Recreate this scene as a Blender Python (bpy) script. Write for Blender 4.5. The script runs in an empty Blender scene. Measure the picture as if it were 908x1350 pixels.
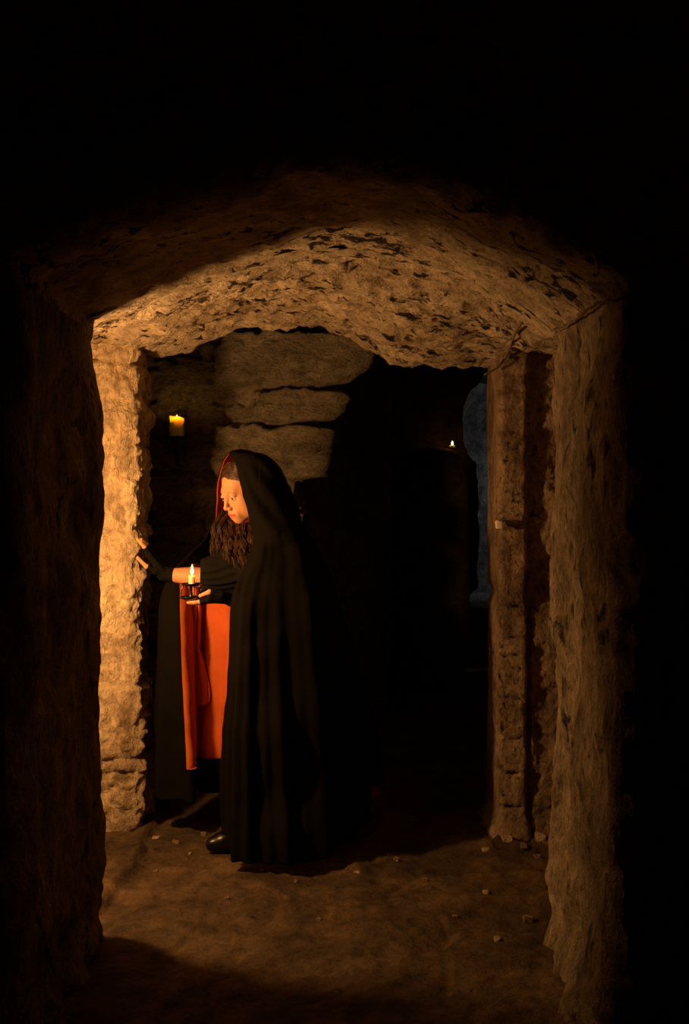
import bpy, math, random
import numpy as np
from mathutils import Vector
random.seed(7); np.random.seed(7)
F=1312.5; CX=454.; CY=675.; CH=1.36
COL=bpy.context.scene.collection
def P(px,py,Y): return np.array([(px-CX)*Y/F, Y, CH-(py-CY)*Y/F])
def PX(px,Y): return (px-CX)*Y/F
# ---------------------------------------------------------------- noise
_perm=np.random.RandomState(3).permutation(512)
_perm=np.concatenate([_perm,_perm,_perm])
_g=np.random.RandomState(5).normal(size=(512,3)); _g/=np.linalg.norm(_g,axis=1)[:,None]
def pn(p):
    p=np.asarray(p,float); i=np.floor(p).astype(int); f=p-i; u=f*f*f*(f*(f*6-15)+10)
    i&=255; out=0
    for dx in (0,1):
        for dy in (0,1):
            for dz in (0,1):
                h=_perm[_perm[_perm[i[...,0]+dx]+i[...,1]+dy]+i[...,2]+dz]
                g=_g[h]; d=f-np.array([dx,dy,dz])
                w=(u[...,0] if dx else 1-u[...,0])*(u[...,1] if dy else 1-u[...,1])*(u[...,2] if dz else 1-u[...,2])
                out=out+w*(g*d).sum(-1)
    return out*1.6
def fbm(p,sc,o=4,off=0.,gain=.5):
    r=0;a=1;p=np.asarray(p,float)*sc+off
    for k in range(o):
        r=r+a*pn(p); p=p*2.03+17.1; a*=gain
    return r
def sstep(a,b,x):
    t=np.clip((x-a)/(b-a),0,1); return t*t*(3-2*t)
# ---------------------------------------------------------------- mesh helpers
def mesh_obj(name,V,Fc,mat,parent=None,smooth=True,loc=(0,0,0)):
    me=bpy.data.meshes.new(name)
    V=np.asarray(V,float)-np.array(loc,float)
    me.from_pydata(V.tolist(),[],[tuple(int(q) for q in f) for f in Fc]); me.update()
    if smooth: me.polygons.foreach_set('use_smooth',[True]*len(me.polygons))
    if mat: me.materials.append(mat)
    o=bpy.data.objects.new(name,me); COL.objects.link(o); o.location=loc
    if parent is not None:
        o.parent=parent; o.location=Vector(loc)-parent.matrix_basis.translation
    return o
def grid_faces(nu,nv,flip=False,base=0,closed=False):
    F_=[]
    for i in range(nu-1):
        for j in range(nv if closed else nv-1):
            k=(j+1)%nv
            q=(base+i*nv+j,base+i*nv+k,base+(i+1)*nv+k,base+(i+1)*nv+j)
            F_.append(q[::-1] if flip else q)
    return F_
def grid_obj(name,G,mat,flip=False,parent=None,loc=(0,0,0)):
    nu,nv=G.shape[:2]
    return mesh_obj(name,G.reshape(-1,3),grid_faces(nu,nv,flip),mat,parent,True,loc)
def gnormals(G,flip=False):
    du=np.gradient(G,axis=0); dv=np.gradient(G,axis=1)
    n=np.cross(du,dv); n/=np.linalg.norm(n,axis=-1)[...,None]+1e-12
    for _ in range(3):
        m=n.copy(); m[1:-1]+=n[2:]+n[:-2]; m[:,1:-1]+=n[:,2:]+n[:,:-2]
        n=m/(np.linalg.norm(m,axis=-1)[...,None]+1e-12)
    return -n if flip else n
def resample(pts,step):
    pts=np.asarray(pts,float); seg=np.linalg.norm(np.diff(pts,axis=0),axis=1); s=np.concatenate([[0],np.cumsum(seg)])
    n=max(2,int(round(s[-1]/step))+1); t=np.linspace(0,s[-1],n)
    return np.stack([np.interp(t,s,pts[:,k]) for k in range(pts.shape[1])],1)
def catmull(C,n,axis=0):
    """interpolate control rows C[k,...] to n samples"""
    C=np.moveaxis(np.asarray(C,float),axis,0); k=len(C)
    t=np.linspace(0,k-1,n); i=np.clip(np.floor(t).astype(int),0,k-2); f=(t-i).reshape((-1,)+(1,)*(C.ndim-1))
    g=lambda j:C[np.clip(j,0,k-1)]
    p0,p1,p2,p3=g(i-1),g(i),g(i+1),g(i+2)
    r=.5*(2*p1+(p2-p0)*f+(2*p0-5*p1+4*p2-p3)*f**2+(3*p1-p0-3*p2+p3)*f**3)
    return np.moveaxis(r,0,axis)
def tube_geo(path,rad,sides=8,base=0,caps=True):
    path=np.asarray(path,float); n=len(path)
    rad=np.broadcast_to(np.asarray(rad,float),(n,))
    T=np.gradient(path,axis=0); T/=np.linalg.norm(T,axis=1)[:,None]+1e-12
    ref=np.array([0,0,1.]) if abs(T[0][2])<.9 else np.array([1.,0,0])
    a=np.cross(T[0],ref); a/=np.linalg.norm(a); V=[]
    for k in range(n):
        a=a-T[k]*np.dot(a,T[k]); a/=np.linalg.norm(a)+1e-12; b=np.cross(T[k],a)
        for s in range(sides):
            th=2*math.pi*s/sides; V.append(path[k]+rad[k]*(a*math.cos(th)+b*math.sin(th)))
    Fc=grid_faces(n,sides,False,base,True)
    if caps:
        Fc.append(tuple(base+s for s in range(sides))[::-1]); Fc.append(tuple(base+(n-1)*sides+s for s in range(sides)))
    return V,Fc
def lathe_geo(prof,c,seg=32,base=0,rough=0):
    V=[];n=len(prof)
    for r,z in prof:
        for s in range(seg):
            th=2*math.pi*s/seg; V.append((c[0]+r*math.cos(th),c[1]+r*math.sin(th),c[2]+z))
    Fc=grid_faces(n,seg,True,base,True)
    return V,[f[::-1] for f in Fc]
def tag(o,label=None,cat=None,group=None,kind=None):
    if label:o['label']=label
    if cat:o['category']=cat
    if group:o['group']=group
    if kind:o['kind']=kind
    return o
def empty(name,loc):
    o=bpy.data.objects.new(name,None); COL.objects.link(o); o.location=loc; o.empty_display_size=.05; return o
# ---------------------------------------------------------------- materials
def newmat(name):
    m=bpy.data.materials.new(name); m.use_nodes=True; nt=m.node_tree
    for n in list(nt.nodes): nt.nodes.remove(n)
    out=nt.nodes.new('ShaderNodeOutputMaterial'); b=nt.nodes.new('ShaderNodeBsdfPrincipled')
    nt.links.new(b.outputs[0],out.inputs[0]); return m,nt,b,out
def N(nt,t,**kw):
    n=nt.nodes.new(t)
    for k,v in kw.items():
        if k.startswith('i_'):
            key=k[2:]; n.inputs[int(key) if key.isdigit() else key.replace('_',' ')].default_value=v
        else: setattr(n,k,v)
    return n
def ramp(nt,src,stops):
    r=nt.nodes.new('ShaderNodeValToRGB'); e=r.color_ramp.elements
    while len(e)>1: e.remove(e[-1])
    e[0].position=stops[0][0]; c=stops[0][1]; e[0].color=(*c,1) if hasattr(c,'__len__') else (c,c,c,1)
    for p,c in stops[1:]:
        x=e.new(p); x.color=(*c,1) if hasattr(c,'__len__') else (c,c,c,1)
    nt.links.new(src,r.inputs[0]); return r
def mixc(nt,f,a,b,mode='MIX'):
    m=nt.nodes.new('ShaderNodeMix'); m.data_type='RGBA'; m.blend_type=mode
    for s,i in ((f,0),(a,6),(b,7)):
        if hasattr(s,'links'): nt.links.new(s,m.inputs[i])
        elif i==0: m.inputs[0].default_value=s
        else: m.inputs[i].default_value=(*s,1)
    return m.outputs[2]
def math_(nt,op,a,b):
    m=nt.nodes.new('ShaderNodeMath'); m.operation=op
    for s,i in ((a,0),(b,1)):
        if hasattr(s,'links'): nt.links.new(s,m.inputs[i])
        else: m.inputs[i].default_value=s
    return m.outputs[0]
def stone(name,light,mid,dark,stretch=(1,1,1),pit=(.60,.66),pitscale=24,pitdepth=.012,rough=.012,scale=1.,spec=.25,pitcol=(.012,.008,.006),method='BUMP'):
    m,nt,b,out=newmat(name)
    tc=N(nt,'ShaderNodeTexCoord'); mp=N(nt,'ShaderNodeMapping'); mp.inputs['Scale'].default_value=stretch
    nt.links.new(tc.outputs['Object'],mp.inputs[0]); co=mp.outputs[0]
    def noise(sc,det=6,dist=0.,rgh=.6):
        n=N(nt,'ShaderNodeTexNoise',i_Scale=sc,i_Detail=det,i_Distortion=dist,i_Roughness=rgh); nt.links.new(co,n.inputs['Vector']); return n.outputs[0]
    big=noise(4*scale,8,.6,.65); med=noise(15*scale,6,.4,.6); fine=noise(70*scale,5,.2,.7); grit=noise(220*scale,3,0,.6)
    c1=ramp(nt,big,[(.3,dark),(.47,mid),(.62,light)]).outputs[0]
    c2=ramp(nt,med,[(.32,(.45,.40,.36)),(.5,(.9,.9,.9)),(.68,(1.15,1.12,1.05))]).outputs[0]
    c=mixc(nt,.85,c1,c2,'MULTIPLY')
    c3=ramp(nt,fine,[(.3,(.45,.43,.4)),(.5,(1,1,1)),(.7,(1.25,1.22,1.18))]).outputs[0]
    c=mixc(nt,.8,c,c3,'MULTIPLY')
    pn_=noise(pitscale,8,.45,.66); gate=noise(2.6*scale,3,.3,.5)
    ps=math_(nt,'ADD',pn_,math_(nt,'MULTIPLY',math_(nt,'SUBTRACT',gate,.5),.35))
    pr=ramp(nt,ps,[(pit[0],0.),(pit[1],1.)]).outputs[0]
    c=mixc(nt,pr,c,pitcol)
    nt.links.new(c,b.inputs['Base Color']); b.inputs['Roughness'].default_value=.82
    b.inputs['Specular IOR Level'].default_value=spec
    h=math_(nt,'MULTIPLY',math_(nt,'SUBTRACT',med,.5),rough*1.6)
    h=math_(nt,'ADD',h,math_(nt,'MULTIPLY',math_(nt,'SUBTRACT',fine,.5),rough*.9))
    h=math_(nt,'ADD',h,math_(nt,'MULTIPLY',math_(nt,'SUBTRACT',grit,.5),rough*.28))
    h=math_(nt,'SUBTRACT',h,math_(nt,'MULTIPLY',pr,pitdepth))
    d=N(nt,'ShaderNodeDisplacement'); d.inputs['Midlevel'].default_value=0; d.inputs['Scale'].default_value=1
    nt.links.new(h,d.inputs['Height']); nt.links.new(d.outputs[0],out.inputs['Displacement'])
    m.displacement_method=method
    return m
M={}
M['vault']=stone('vault_rubble',(.62,.50,.37),(.47,.37,.27),(.27,.20,.14),stretch=(.8,1.1,1.2),pit=(.565,.625),pitscale=21,pitdepth=.018,rough=.016)
M['pier']=stone('pale_pier_stone',(.74,.60,.42),(.56,.43,.29),(.26,.19,.13),stretch=(1,1,.55),pit=(.66,.74),pitscale=26,pitdepth=.012,rough=.02)
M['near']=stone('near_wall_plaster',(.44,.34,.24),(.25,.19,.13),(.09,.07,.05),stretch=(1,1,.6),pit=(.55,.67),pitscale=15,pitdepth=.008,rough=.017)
M['brick']=stone('brick_pier_stone',(.42,.31,.22),(.27,.19,.13),(.10,.07,.05),stretch=(1,1,.8),pit=(.60,.70),pitscale=30,pitdepth=.008,rough=.012)
M['back']=stone('back_wall_block_stone',(.42,.36,.28),(.30,.25,.19),(.15,.12,.09),stretch=(.8,1,1.5),pit=(.66,.74),pitscale=16,pitdepth=.014,rough=.028,scale=.9)
M['floor']=stone('trodden_earth_floor',(.14,.088,.048),(.08,.05,.028),(.032,.022,.014),stretch=(1,1,1),pit=(.67,.75),pitscale=14,pitdepth=.006,rough=.007,scale=.8,spec=.3)
M['dark']=stone('dark_stone',(.10,.08,.065),(.07,.055,.045),(.04,.03,.025),pit=(.66,.74),rough=.01)  # dark mottled stone for the rooms behind
M['cold']=stone('whitewashed_far_stone',(.50,.50,.50),(.36,.36,.36),(.18,.18,.18),pit=(.68,.75),rough=.012)
def simple(name,col,rough=.6,metal=0,spec=.5,bump=None,sheen=0,sss=0):
    m,nt,b,out=newmat(name)
    tc=N(nt,'ShaderNodeTexCoord')
    nz=N(nt,'ShaderNodeTexNoise',i_Scale=(bump[0] if bump else 30),i_Detail=5); nt.links.new(tc.outputs['Object'],nz.inputs['Vector'])
    r=ramp(nt,nz.outputs[0],[(.3,tuple(c*.8 for c in col)),(.7,tuple(min(1,c*1.15) for c in col))]); nt.links.new(r.outputs[0],b.inputs['Base Color'])
    b.inputs['Roughness'].default_value=rough; b.inputs['Metallic'].default_value=metal; b.inputs['Specular IOR Level'].default_value=spec
    if sheen: b.inputs['Sheen Weight'].default_value=sheen
    if sss:
        b.inputs['Subsurface Weight'].default_value=sss; b.inputs['Subsurface Radius'].default_value=(1,.45,.2); b.inputs['Subsurface Scale'].default_value=.006
    if bump:
        bp=N(nt,'ShaderNodeBump',i_Strength=bump[1],i_Distance=.002); nt.links.new(nz.outputs[0],bp.inputs['Height']); nt.links.new(bp.outputs[0],b.inputs['Normal'])
    return m
M['cloak']=simple('black_wool',(.0068,.0057,.0045),.95,0,.04,(260,.5),.0)
M['lining']=simple('orange_red_lining',(.60,.115,.024),.6,0,.2,(5,.0),.0)
M['dress']=simple('black_cotton',(.009,.008,.007),.85,0,.12,(200,.4))
M['glove']=simple('black_knit',(.008,.0075,.007),.9,0,.08,(400,.7))
M['boot']=simple('black_leather',(.005,.0045,.004),.3,0,.4,(90,.1))
M['iron']=simple('black_enamel',(.012,.011,.011),.18,.2,.6,(60,.15))
M['wrought']=simple('rusty_black_iron',(.02,.014,.01),.7,.4,.3,(80,.5))
M['cable']=simple('dusty_cable',(.16,.12,.08),.8,0,.2,(120,.4))
M['chip']=simple('pale_plaster_chip',(.75,.66,.52),.85,0,.2,(120,.4))
M['wick']=simple('charred_wick',(.01,.008,.006),.9)
# skin with lips and brows
def skinmat():
    m,nt,b,out=newmat('skin'); at=N(nt,'ShaderNodeAttribute'); at.attribute_name='tint'
    tc=N(nt,'ShaderNodeTexCoord'); nz=N(nt,'ShaderNodeTexNoise',i_Scale=60.,i_Detail=4); nt.links.new(tc.outputs['Object'],nz.inputs['Vector'])
    r=ramp(nt,nz.outputs[0],[(.3,(.93,.93,.93)),(.7,(1,1,1))]); nt.links.new(mixc(nt,1.,at.outputs['Color'],r.outputs[0],'MULTIPLY'),b.inputs['Base Color'])
    b.inputs['Roughness'].default_value=.5; b.inputs['Subsurface Weight'].default_value=.15
    b.inputs['Subsurface Radius'].default_value=(1,.4,.2); b.inputs['Subsurface Scale'].default_value=.004; b.inputs['Specular IOR Level'].default_value=.3
    return m
M['skin']=skinmat()
def hairmat():
    m,nt,b,out=newmat('brown_hair'); tc=N(nt,'ShaderNodeTexCoord'); nz=N(nt,'ShaderNodeTexNoise',i_Scale=90.,i_Detail=3); nt.links.new(tc.outputs['Object'],nz.inputs['Vector'])
    r=ramp(nt,nz.outputs[0],[(.3,(.02,.008,.004)),(.55,(.06,.025,.012)),(.8,(.17,.065,.026))]); nt.links.new(r.outputs[0],b.inputs['Base Color'])
    b.inputs['Roughness'].default_value=.42; b.inputs['Specular IOR Level'].default_value=.5; return m
M['hair']=hairmat()
def eyemat():
    m,nt,b,out=newmat('eye'); at=N(nt,'ShaderNodeAttribute'); at.attribute_name='tint'
    nt.links.new(at.outputs['Color'],b.inputs['Base Color']); b.inputs['Roughness'].default_value=.08; return m
M['eye']=eyemat()
def wax(name,col):
    m,nt,b,out=newmat(name); tc=N(nt,'ShaderNodeTexCoord'); nz=N(nt,'ShaderNodeTexNoise',i_Scale=40.,i_Detail=3); nt.links.new(tc.outputs['Object'],nz.inputs['Vector'])
    r=ramp(nt,nz.outputs[0],[(.3,tuple(c*.93 for c in col)),(.7,col)]); nt.links.new(r.outputs[0],b.inputs['Base Color'])
    b.inputs['Roughness'].default_value=.45; b.inputs['Subsurface Weight'].default_value=1; b.inputs['Subsurface Radius'].default_value=(1,.7,.35); b.inputs['Subsurface Scale'].default_value=.03
    return m
M['wax']=wax('cream_wax',(.88,.78,.55))
def flame(name,st,col=(1,.62,.22)):
    m,nt,b,out=newmat(name); nt.nodes.remove(b); e=N(nt,'ShaderNodeEmission'); e.inputs[0].default_value=(*col,1); e.inputs[1].default_value=st
    nt.links.new(e.outputs[0],out.inputs[0]); return m
M['flame']=flame('candle_flame',9.)
# ---------------------------------------------------------------- architecture
AL,AR=-.78,.655; YA0,YA1=2.42,3.16
_ax=np.array([-1.9,-.90,-.78,-.708,-.60,-.49,-.30,-.13,.06,.25,.42,.56,.655,.8,1.6])
_az=np.array([1.95,1.95,1.96,1.99,2.035,2.075,2.13,2.17,2.175,2.14,2.065,1.985,1.91,1.92,1.92])
def zA(x): return np.interp(x,_ax,_az)
_b=[(130,470),(187,470),(205,470),(228,463),(270,449),(300,440),(335,431),(380,428),(430,437),(480,458),(510,474),(540,483),(600,484),(640,487),(700,487),(760,487)]
YB0,YB1=4.13,4.44
_bx=np.array([-1.9]+[PX(p[0],YB1) for p in _b]+[1.6]); _bz=np.array([2.03]+[P(0,p[1],YB1)[2] for p in _b]+[1.95])
def zB(x): return np.interp(x,_bx,_bz)
def wallmat(o): tag(o,kind='structure'); return o
# near wall with arched opening (one swept surface)
arch=[(x,z) for x,z in zip(_ax,_az) if AL<=x<=AR]
loop=np.array([(AL,-.05)]+arch+[(AR,-.05)])
loop=resample(loop,.011)
tg=np.gradient(loop,axis=0); nn=np.stack([-tg[:,1],tg[:,0]],1); nn/=np.linalg.norm(nn,axis=1)[:,None]
for _ in range(10): nn[1:-1]=nn[:-2]+nn[1:-1]+nn[2:]; nn/=np.linalg.norm(nn,axis=1)[:,None]
sec=[(2.2,YA0),(1.2,YA0),(.6,YA0),(.3,YA0)]
for a in np.linspace(0,math.pi/2,9): sec.append((.08-.08*math.sin(a),YA0+.08-.08*math.cos(a)))
for y in np.linspace(YA0+.09,YA1-.035,56): sec.append((0,y))
for a in np.linspace(0,math.pi/2,5): sec.append((.025-.025*math.cos(a),YA1-.025+.025*math.sin(a)))
for d in (.05,.1,.2,.4,.7): sec.append((d,YA1))
sec=np.array(sec)
_i=np.where(sec[:,0]<=.3)[0][0]
sec=np.concatenate([sec[:_i],resample(sec[_i:_i+2],.02),sec[_i+2:]])
G=np.zeros((len(loop),len(sec),3))
G[...,0]=loop[:,None,0]+nn[:,None,0]*sec[None,:,0]; G[...,2]=loop[:,None,1]+nn[:,None,1]*sec[None,:,0]; G[...,1]=sec[None,:,1]
isleft=(loop[:,0]<-.7)[:,None]
n_=gnormals(G)
inward=np.stack([-nn[:,0][:,None]*np.ones(len(sec)),np.zeros((len(loop),len(sec))),-nn[:,1][:,None]*np.ones(len(sec))],-1)
if (n_[len(loop)//2,len(sec)//2]*inward[len(loop)//2,len(sec)//2]).sum()<0: n_=-n_; flipA=True
else: flipA=False
rowz=G[...,2]
amp=np.where(rowz>1.9,.022,.034)
disp=fbm(G*np.array([1,1,.6]),3.2,5)*amp+.007*fbm(G*np.array([1,1,.7]),17,4,4.)
# rough swelling plinth at the foot of both reveals
foot=(1-sstep(.05,.42,rowz))*(.02+.045*np.clip(fbm(G,5,3,9.),-.3,1))
disp=disp+foot
G=G+n_*disp[...,None]
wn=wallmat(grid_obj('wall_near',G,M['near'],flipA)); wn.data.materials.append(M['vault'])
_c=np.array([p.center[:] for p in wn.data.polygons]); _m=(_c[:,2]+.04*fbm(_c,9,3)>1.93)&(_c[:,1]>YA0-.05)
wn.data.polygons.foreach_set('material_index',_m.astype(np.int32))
# vaulted ceiling of the chamber between the two walls
xs=np.concatenate([np.arange(-1.75,-1.1,.03),np.arange(-1.1,.85,.0085),np.arange(.85,1.5,.03)]); ys=np.arange(YA1-.07,YB1+.005,.0085)
X,Y=np.meshgrid(xs,ys,indexing='ij')
def zc(x,y):
    t=sstep(YA1,4.0,y); t=.35*np.clip((y-YA1)/(4.0-YA1),0,1)+.65*t
    zb=zB(x)+.02*(1-sstep(4.1,4.4,y))
    z=zA(x)*(1-t)+zb*t
    z=z+.10*(1-sstep(-.86,-.70,x))*sstep(3.3,3.6,y)*(1-sstep(3.98,4.10,y))
    return z
Z=zc(X,Y); G=np.stack([X,Y,Z],-1)
lump=fbm(G*np.array([.8,1.2,1]),6,4)
Z2=Z-.028*lump-.015*fbm(G,16,3,5.)
fade=sstep(YA1-.02,YA1+.08,Y); Z2=Z*(1-fade)+Z2*fade+(1-fade)*.006
# rubble course edge running across the vault
crease=.03*np.exp(-((Y-(3.86+.05*np.sin(X*4)))/.05)**2)*sstep(-.85,-.3,X)*(1-sstep(.3,.5,X)); Z2=Z2+crease
G=np.stack([X,Y,Z2],-1)
# upturn at the far edge so that the arch reads as thick masonry
up=G[:,-1:,:].copy(); ext=[G]
for k in range(1,14): e=up.copy(); e[...,2]+=.05*k; e[...,1]+=.012*math.sin(k*.5)+fbm(e[...,:],9,3)*.012; ext.append(e)
G=np.concatenate(ext,1)
wallmat(grid_obj('ceiling',G,M['vault'],False if gnormals(G)[50,50,2]<0 else True))
def plan_wall(name,path,z0,z1,mat,step=.009,zstep=.011,ref=(0,0),amp=.02,sc=4,extra=None,stretch=(1,1,.7),off=0.,warp=None):
    pl=resample(path,step)
    for _ in range(3): pl[1:-1]=(pl[:-2]+2*pl[1:-1]+pl[2:])/4
    zs=np.arange(z0,z1+zstep,zstep)
    G=np.zeros((len(pl),len(zs),3)); G[...,0]=pl[:,None,0]; G[...,1]=pl[:,None,1]; G[...,2]=zs[None]
    if warp is not None: G=warp(G)
    n=gnormals(G); n[...,2]=0
    mid=len(pl)//2; v=np.array([ref[0],ref[1]])-pl[mid]
    fl=(n[mid,5,:2]*v).sum()<0
    if fl: n=-n
    d=fbm(G*np.array(stretch),sc,5,off)*amp
    if extra is not None: d=d+extra(G)
    G=G+n*d[...,None]
    return wallmat(grid_obj(name,G,mat,fl))
def courses(G,zs_,depth=.02,w=.012):
    d=np.zeros(G.shape[:2]); wz=G[...,2]+.02*fbm(G,5,3,3.)
    for z in zs_: d-=depth*np.exp(-((wz-z)/w)**2)
    return d
# left pier (its lit face is turned to the viewer)
def exl(G):
    z=G[...,2]; d=courses(G,[1.99,1.64,1.30,.64,.27,.33],.014,.010)
    d+=.03*np.exp(-((z-1.77)/.045)**2)*np.clip(.4+fbm(G,7,3,2.),0,1)+.02*(1-sstep(.60,.66,z))
    d-=.0*z
    d+=.012*fbm(G,9,4,21.)+.012*fbm(G*np.array([1,1,.5]),22,4,1.)
    d+=.02*np.clip(fbm(G,20,3,4.),0,1)
    return d
CLX=-.868
plan_wall('wall_middle_left',[(-1.75,YB0+.02),(CLX-.03,YB0+.02),(CLX,YB0+.05),(CLX,YB1),(CLX-.04,YB1+.03),(-1.75,YB1+.03)],-.04,2.12,M['pier'],step=.007,zstep=.008,ref=(-.5,2),amp=.014,sc=5,extra=exl)
# right pier: narrow brick-like pier standing proud of a recessed strip
CRX=.632
def exr(G):
    z=G[...,2]; x=G[...,0]
    zz=[1.93,1.86,1.80,1.70,1.63,1.50,1.37,1.29,1.17,.98,.84,.76,.60,.44,.29,.15]
    face=(x>CRX-.02)&(x<.75)&(G[...,1]<4.12); ew=1-sstep(.715,.740,x)
    d=courses(G,zz,.020,.009)*np.where(face,ew,.1)+np.where(face,.005*fbm(G*np.array([1,1,.6]),30,4,3.),0)
    d+=np.where(x>.76,.02*fbm(G,12,4,8.)+.028*sstep(1.15,.75,z+.3*(x-.8)),.0)
    d+=.03*(1-sstep(.02,.12,z))*(1+fbm(G,9,3,1.))
    d-=.016*np.exp(-((z-1.02)/.03)**2)*(G[...,1]>4.11)
    return d
plan_wall('wall_middle_right',[(1.45,4.125),(.765,4.125),(.750,4.12),(.748,4.09),(.735,4.075),(CRX+.012,4.075),(CRX,4.09),(CRX+.004,YB1),(CRX+.05,YB1+.03),(1.45,YB1+.03)],-.04,2.08,M['brick'],step=.007,zstep=.009,ref=(.3,2),amp=.008,sc=5,extra=exr,off=4.)
# back wall with protruding squared blocks
YW=5.22; XWR=.245
blocks=[((287,438),(464,513),.15,.30),((336,516),(422,559),.17,0),((283,563),(386,634),.19,0),
 ((205,470),(285,540),.03,0),((470,470),(516,515),.05,0),((486,598),(516,660),.07,0),((420,640),(484,700),.05,0),((430,705),(516,735),.04,0),((486,665),(520,702),.05,0),((200,640),(300,690),.03,0)]
def exb(G):
    x=G[...,0]; z=G[...,2]; px=CX+x*F/YW; py=CY-(z-CH)*F/YW
    wx=px+7*fbm(G,9,3,2.)+3*fbm(G,30,2,7.); wy=py+6*fbm(G,9,3,12.)+2*fbm(G,30,2,9.)
    front=(G[...,1]<YW+.03)
    # random courses
    row=np.floor((wy+20)/46.); rr=(wy+20)/46.-row
    sh=np.sin(row*12.9898)*43758.5453; sh=sh-np.floor(sh); wd=70+50*sh
    c=np.floor(wx/wd+sh*7); cc=wx/wd+sh*7-c
    hsh=np.sin(row*78.233+c*37.719)*43758.5453; hsh=hsh-np.floor(hsh)
    e=np.minimum(np.minimum(rr,1-rr)*46,np.minimum(cc,1-cc)*wd)
    d=-.03*(1-sstep(0,5,e))+.05*hsh*sstep(0,6,e)
    for (x0,y0),(x1,y1),h,sl in blocks:
        xr=np.where(x1>380,x1+60,x1)+0*wy
        ed=np.minimum(np.minimum(wx-x0,xr-wx),np.minimum(wy-y0,y1-wy))
        k=sstep(-2,5,ed); d=np.where(k>0,d*(1-k)+k*(h+.02*fbm(G,6,3,h*99)),d)
    return np.where(front,d+.008*fbm(G,24,4,6.),np.minimum(d,.05)*.35+.006*fbm(G,12,4))
def warpb(G):
    x=G[...,0]; y=G[...,1]; py=CY-(G[...,2]-CH)*F/5.1
    ce=PX(np.interp(py,[300,440,463,486,513,519,542,556,562,600,630,640,700,900,1100],[480,470,458,451,426,421,416,405,393,390,388,385,385,385,385]),5.1)
    w=np.where(y<YW+.01,sstep(-1.2,-.10,x),1-np.clip((y-YW)/1.4,0,1)); G=G.copy(); G[...,0]=x+(ce+.10)*w; return G
plan_wall('wall_back',[(-1.6,YW),(-.11,YW),(-.10,YW+.01),(-.07,5.5),(.30,6.8),(.31,7.4)],-.04,2.75,M['back'],step=.011,zstep=.011,ref=(-.5,2),amp=.016,sc=6,extra=exb,stretch=(1,1,1.6),warp=warpb)
# side closing walls
plan_wall('wall_left_bounce',[(-1.55,3.10),(-1.58,3.7),(-1.55,4.2)],-.04,2.12,M['back'],step=.03,zstep=.03,ref=(0,3.6))  # unseen, added to bounce the key lamp's light back into the chamber
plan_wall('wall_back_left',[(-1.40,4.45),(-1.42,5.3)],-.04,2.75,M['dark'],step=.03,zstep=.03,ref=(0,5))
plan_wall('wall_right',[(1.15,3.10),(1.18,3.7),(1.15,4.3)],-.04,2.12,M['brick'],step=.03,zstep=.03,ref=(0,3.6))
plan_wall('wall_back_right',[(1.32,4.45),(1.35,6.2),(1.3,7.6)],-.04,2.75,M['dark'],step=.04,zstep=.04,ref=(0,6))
# ceiling of the rooms behind
xs=np.arange(-1.6,2.6,.05); ys=np.arange(YB1+.02,10.2,.05); X,Y=np.meshgrid(xs,ys,indexing='ij')
G=np.stack([X,Y,2.62+.05*fbm(np.stack([X,Y,X*0],-1),3,4)],-1)
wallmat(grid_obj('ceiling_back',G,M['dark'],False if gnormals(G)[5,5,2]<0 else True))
# far wall with irregular archway on the right; a ledge below the far candle
YF=8.0
def far_edge(z):  # x (world) of the right end of the far wall
    py=CY-(z-CH)*F/YF
    return PX(np.interp(py,[380,490,505,520,540,580,600,612,640,700,775,790,840],[660,640,626,618,612,611,617,627,631,631,631,607,604]),YF)
zs=np.arange(-.05,2.8,.02); us=np.linspace(0,1,110); th=np.linspace(0,.35,10)
G=np.zeros((len(us)+len(th),len(zs),3))
for j,z in enumerate(zs):
    xe=far_edge(z)
    G[:len(us),j,0]=-.6+(xe+.6)*us; G[:len(us),j,1]=YF; G[len(us):,j,0]=xe; G[len(us):,j,1]=YF+.02+th; G[:,j,2]=z
G=G+gnormals(G,gnormals(G)[5,5,1]>0)*(.03*fbm(G,5,4))[...,None]
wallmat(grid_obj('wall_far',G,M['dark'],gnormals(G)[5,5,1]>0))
plan_wall('wall_far_light_block',[(1.29,8.6),(1.28,8.1),(1.30,8.02),(2.6,8.02)],-.04,2.75,M['dark'],step=.03,zstep=.03,ref=(.8,5))  # unseen wall added to keep the cold light out of the nearer room
plan_wall('wall_far_end',[(0.2,9.7),(2.4,9.7)],-.04,2.75,M['cold'],step=.025,zstep=.025,ref=(1,5),amp=.03)
# floor
xs=np.concatenate([np.arange(-1.8,-1.0,.04),np.arange(-1.0,1.0,.0125),np.arange(1.0,2.5,.05)]); ys=np.concatenate([np.arange(1.6,4.6,.0125),np.arange(4.6,10.,.05)])
X,Y=np.meshgrid(xs,ys,indexing='ij'); G=np.stack([X,Y,X*0],-1)
Z=.020*fbm(G,2.2,5)+.008*fbm(G,14,3,6.)
ex=-.815+.02*fbm(G,7,3,2.)
Z+=.035*(1-sstep(ex-.012,ex+.012,X))*sstep(3.3,3.36,Y)          # raised flag at the foot of the left pier
slab=np.abs(np.sin((X*1.3+.25*fbm(G,2,2,5.)+Y*.2)*3.1)); Z-=.010*(1-sstep(0,.06,slab))*(Y<3.9)
Z+=.035*(1-sstep(.0,.17,np.abs(Y-4.05)+np.clip(.62-X,0,9)))*(.6+fbm(G,18,3,3.))   # crumbs against right pier
G[...,2]=Z
def floorz(x,y):
    g=np.array([[x,y,0.]]); return float(.020*fbm(g,2.2,5)[0]+.008*fbm(g,14,3,6.)[0])
wallmat(grid_obj('floor',G,M['floor'],gnormals(G)[5,5,2]<0))
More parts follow.
